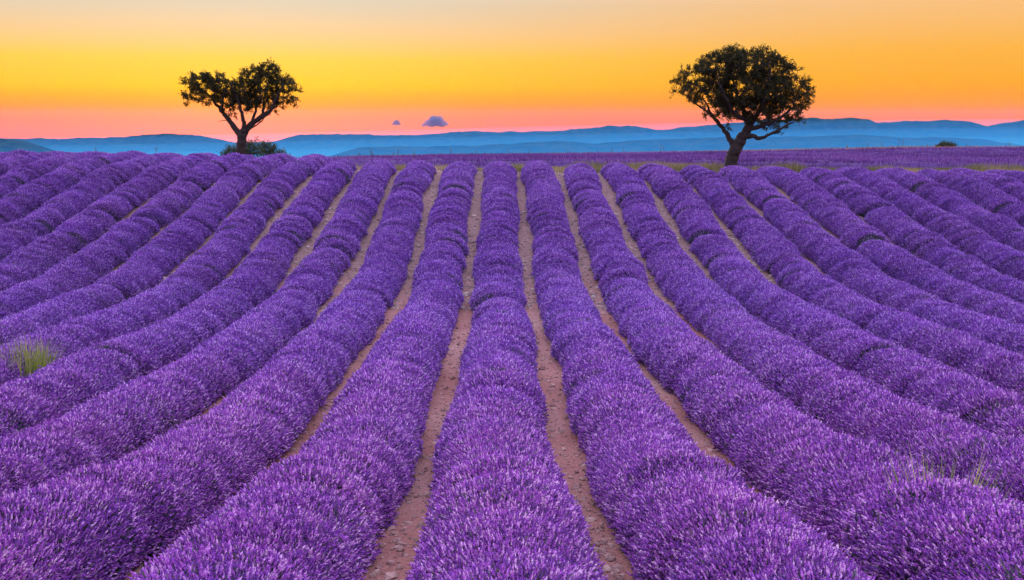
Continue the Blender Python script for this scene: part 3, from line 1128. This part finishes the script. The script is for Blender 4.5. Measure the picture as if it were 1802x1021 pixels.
tuft('grass_tuft', 'bright yellow-green grass tuft among lavender at the left edge', 42, 604, d_for(42, 598, .85), 460, .34, .92, M_GRASSG, .02)
tuft('grass_tuft', 'sparse straw-yellow grass tuft in the lavender on the lower right', 1668, 820, d_for(1668, 815, .85), 170, .17, .98, M_GRASSG, .018)
tuft('grass_tuft', 'few thin green stalks amid the flowers of the central row', 885, 880, d_for(885, 878, .62), 40, .22, .70, M_GRASSG, .008)
tuft('grass_tuft', 'thin green stalks amid the second left row near the bottom', 540, 900, d_for(540, 900, .62), 40, .22, .70, M_GRASSG, .008)
tuft('grass_tuft', 'tall pale feathery grass tuft at the row ends beside the right tree', 1398, 292, 48.5, 160, .30, .75, M_GRASSD, .02)
tuft('grass_tuft', 'pale straw grass tuft at the row ends left of the right tree', 1195, 288, 48.5, 140, .35, .5, M_GRASSD, .02)
tuft('grass_tuft', 'green grass tuft between row ends just right of the central row', 910, 285, 48.0, 180, .35, .45, M_GRASSG, .02)


def weed(px, d, hgt, label, group):
    p = at(px, 280, d)
    z = float(ground_z(p.x, d))
    s = Soup()
    lean = random.uniform(-.06, .06)
    pts = [(0, 0, -.05), (lean * .5, 0, hgt * .5), (lean, 0, hgt)]
    V, Q = tube(pts, [.005, .004, .002], 4)
    s.add(V, Q, tint=.3)
    for _ in range(int(14 + hgt * 26)):
        t_ = random.uniform(.35, 1)
        dr = np.array([random.gauss(0, 1), random.gauss(0, 1), random.uniform(.6, 1.6)])
        dr /= np.linalg.norm(dr)
        b_ = np.array([lean * t_, 0, hgt * t_])
        ln = random.uniform(.05, .20)
        V, Tt, tn = blades(b_[None], dr[None], np.array([ln]), np.array([.026]), np.array([random.random()]))
        s.add(V, None, Tt, tint=tn)
    tag(obj('weed_stalk', s.mesh('weed_stalk', M_WEED), loc=(p.x, d, z)), label, 'weed', group)


GW = 'weed stalks along the skyline'
for i, (px, hgt) in enumerate([(500, 1.0), (512, .75), (633, .95), (641, .8), (652, .95), (656, .7), (691, .8), (700, 1.0), (728, .85), (768, .8)]):
    weed(px, 60, hgt * random.uniform(.6, 1.0), '%s thin weed stalk on the skyline, counting rightwards from the left tree' % ORD[i], GW)
for i, (px, hgt) in enumerate([(792, .6), (838, .5), (893, .6), (932, .5), (1000, .5), (1052, .5), (1077, .55), (1098, .6), (1162, .8), (1168, .7)]):
    weed(px, 92, hgt * 1.3, '%s thin weed stalk on the skyline, counting rightwards from the larger cloud' % ORD[i], GW)
for i, (px, hgt) in enumerate([(1490, .6), (1526, .6), (1550, .7), (1580, .9), (1588, .8), (1630, .5), (1700, .5), (1768, .6), (1774, .7)]):
    weed(px, 94, hgt * 1.1, '%s thin weed stalk on the field edge, counting rightwards from the right tree' % ORD[i], GW)
weed(276, 56, .9, 'tall thin weed stalk on the skyline left of the left tree', GW)
weed(171, 56, .8, 'lone thin weed stalk above the lavender near the dark hill', GW)


# ------------------------------------------------------------------ clouds
def cloud(name, label, px, py, wpx, hpx, d, seed):
    import bmesh
    p = at(px, py, d)
    k = d / F
    bm = bmesh.new()
    bmesh.ops.create_icosphere(bm, subdivisions=5, radius=1.0)
    r_ = random.Random(seed)
    # puffs of the cloud: (across, up, radius) as shares of the half width
    puffs = [(.12, .02, .46), (-.36, -.08, .32), (-.72, -.20, .20), (.62, -.12, .30), (.86, -.2, .14), (-.08, .24, .32), (.34, .22, .30)]
    puffs = [(Vector((a_, r_.uniform(-.2, .2), b_)), c_ * r_.uniform(.9, 1.12)) for a_, b_, c_ in puffs]
    fr = [(Vector((r_.gauss(0, 1), r_.gauss(0, 1), r_.gauss(0, 1))) * 9, r_.uniform(0, 6)) for _ in range(14)]
    hw = wpx / 2 * k
    for v in bm.verts:
        n = v.co.normalized()
        far = .3
        for c_, q in puffs:
            b_ = n.dot(c_)
            disc = b_ * b_ - c_.dot(c_) + q * q
            if disc > 0:
                far = max(far, b_ + math.sqrt(disc))
        far *= 1 + sum(.02 * math.sin(n.dot(q) + ph) for q, ph in fr)
        p_ = n * far
        p_.z = max(p_.z, -.30 + .05 * math.sin(p_.x * 9))
        v.co = Vector((p_.x * hw, p_.y * hw, p_.z * hw * hpx / wpx * 1.9))
    me = bpy.data.meshes.new(name)
    bm.to_mesh(me)
    bm.free()
    m, t = new_mat('cloud_vapour')
    pv = N(t, 'ShaderNodeVolumePrincipled')
    pv.inputs['Color'].default_value = (.24, .28, .46, 1)
    pv.inputs['Density'].default_value = 3.5 / (hpx * k)
    o_ = N(t, 'ShaderNodeOutputMaterial')
    t.links.new(pv.outputs[0], o_.inputs['Volume'])
    me.materials.append(m)
    tag(obj(name, me, loc=p), label, 'cloud')


cloud('cloud', 'larger blue-grey cloud low over the hills', 764, 216, 50, 24, 14000, 3)
cloud('cloud', 'tiny blue-grey cloud to the left of the larger one', 697, 217, 18, 11, 14000, 8)

# ------------------------------------------------------------------ haze
def haze():
    x0, x1, y0, y1, z0, z1 = -9500, 9500, -1500, 8050, CAM.z - 275, CAM.z + 40
    V = [(x, y, z) for z in (z0, z1) for y in (y0, y1) for x in (x0, x1)]
    Q = [(0, 2, 3, 1), (4, 5, 7, 6), (0, 1, 5, 4), (2, 6, 7, 3), (0, 4, 6, 2), (1, 3, 7, 5)]
    m, t = new_mat('haze_air')
    pv = N(t, 'ShaderNodeVolumePrincipled')
    pv.inputs['Color'].default_value = (.01, .28, 1.0, 1)
    pv.inputs['Absorption Color'].default_value = (1, 1, 1, 1)
    pv.inputs['Density'].default_value = 0.22e-4
    o_ = N(t, 'ShaderNodeOutputMaterial')
    t.links.new(pv.outputs[0], o_.inputs['Volume'])
    tag(obj('haze', mesh_np('haze', V, [np.array(Q)], [m])), 'blue evening haze over the valley', 'haze', kind='stuff')


haze()


def mist(height, density, word):
    """layer of vapour lying in the valley between the plateau and the ranges, lower on the left"""
    import bmesh
    bm = bmesh.new()
    bmesh.ops.create_icosphere(bm, subdivisions=5, radius=1.0)
    for v in bm.verts:
        x, y, z = v.co.x * 9200, v.co.y, v.co.z
        top = height + 52 * math.tanh(x / 2000)
        z = z * top if z > 0 else z * 4
        v.co = Vector((x, y * (1800 + 4.2 * height), z))
    me = bpy.data.meshes.new('valley_mist')
    bm.to_mesh(me)
    bm.free()
    for q in me.polygons:
        q.use_smooth = True
    m, t = new_mat('mist_air')
    pv = N(t, 'ShaderNodeVolumePrincipled')
    pv.inputs['Color'].default_value = (.035, .33, 1.0, 1)
    pv.inputs['Absorption Color'].default_value = (1, 1, 1, 1)
    pv.inputs['Density'].default_value = density
    o_ = N(t, 'ShaderNodeOutputMaterial')
    t.links.new(pv.outputs[0], o_.inputs['Volume'])
    me.materials.append(m)
    tag(obj('valley_mist', me, loc=(0, 3700, CAM.z - 265)), '%s layer of pale mist lying in front of the hills' % word, 'mist', kind='stuff')


mist(225, 1.3e-4, 'uppermost')
mist(190, 1.3e-4, 'middle')
mist(150, 1.5e-4, 'lowest')
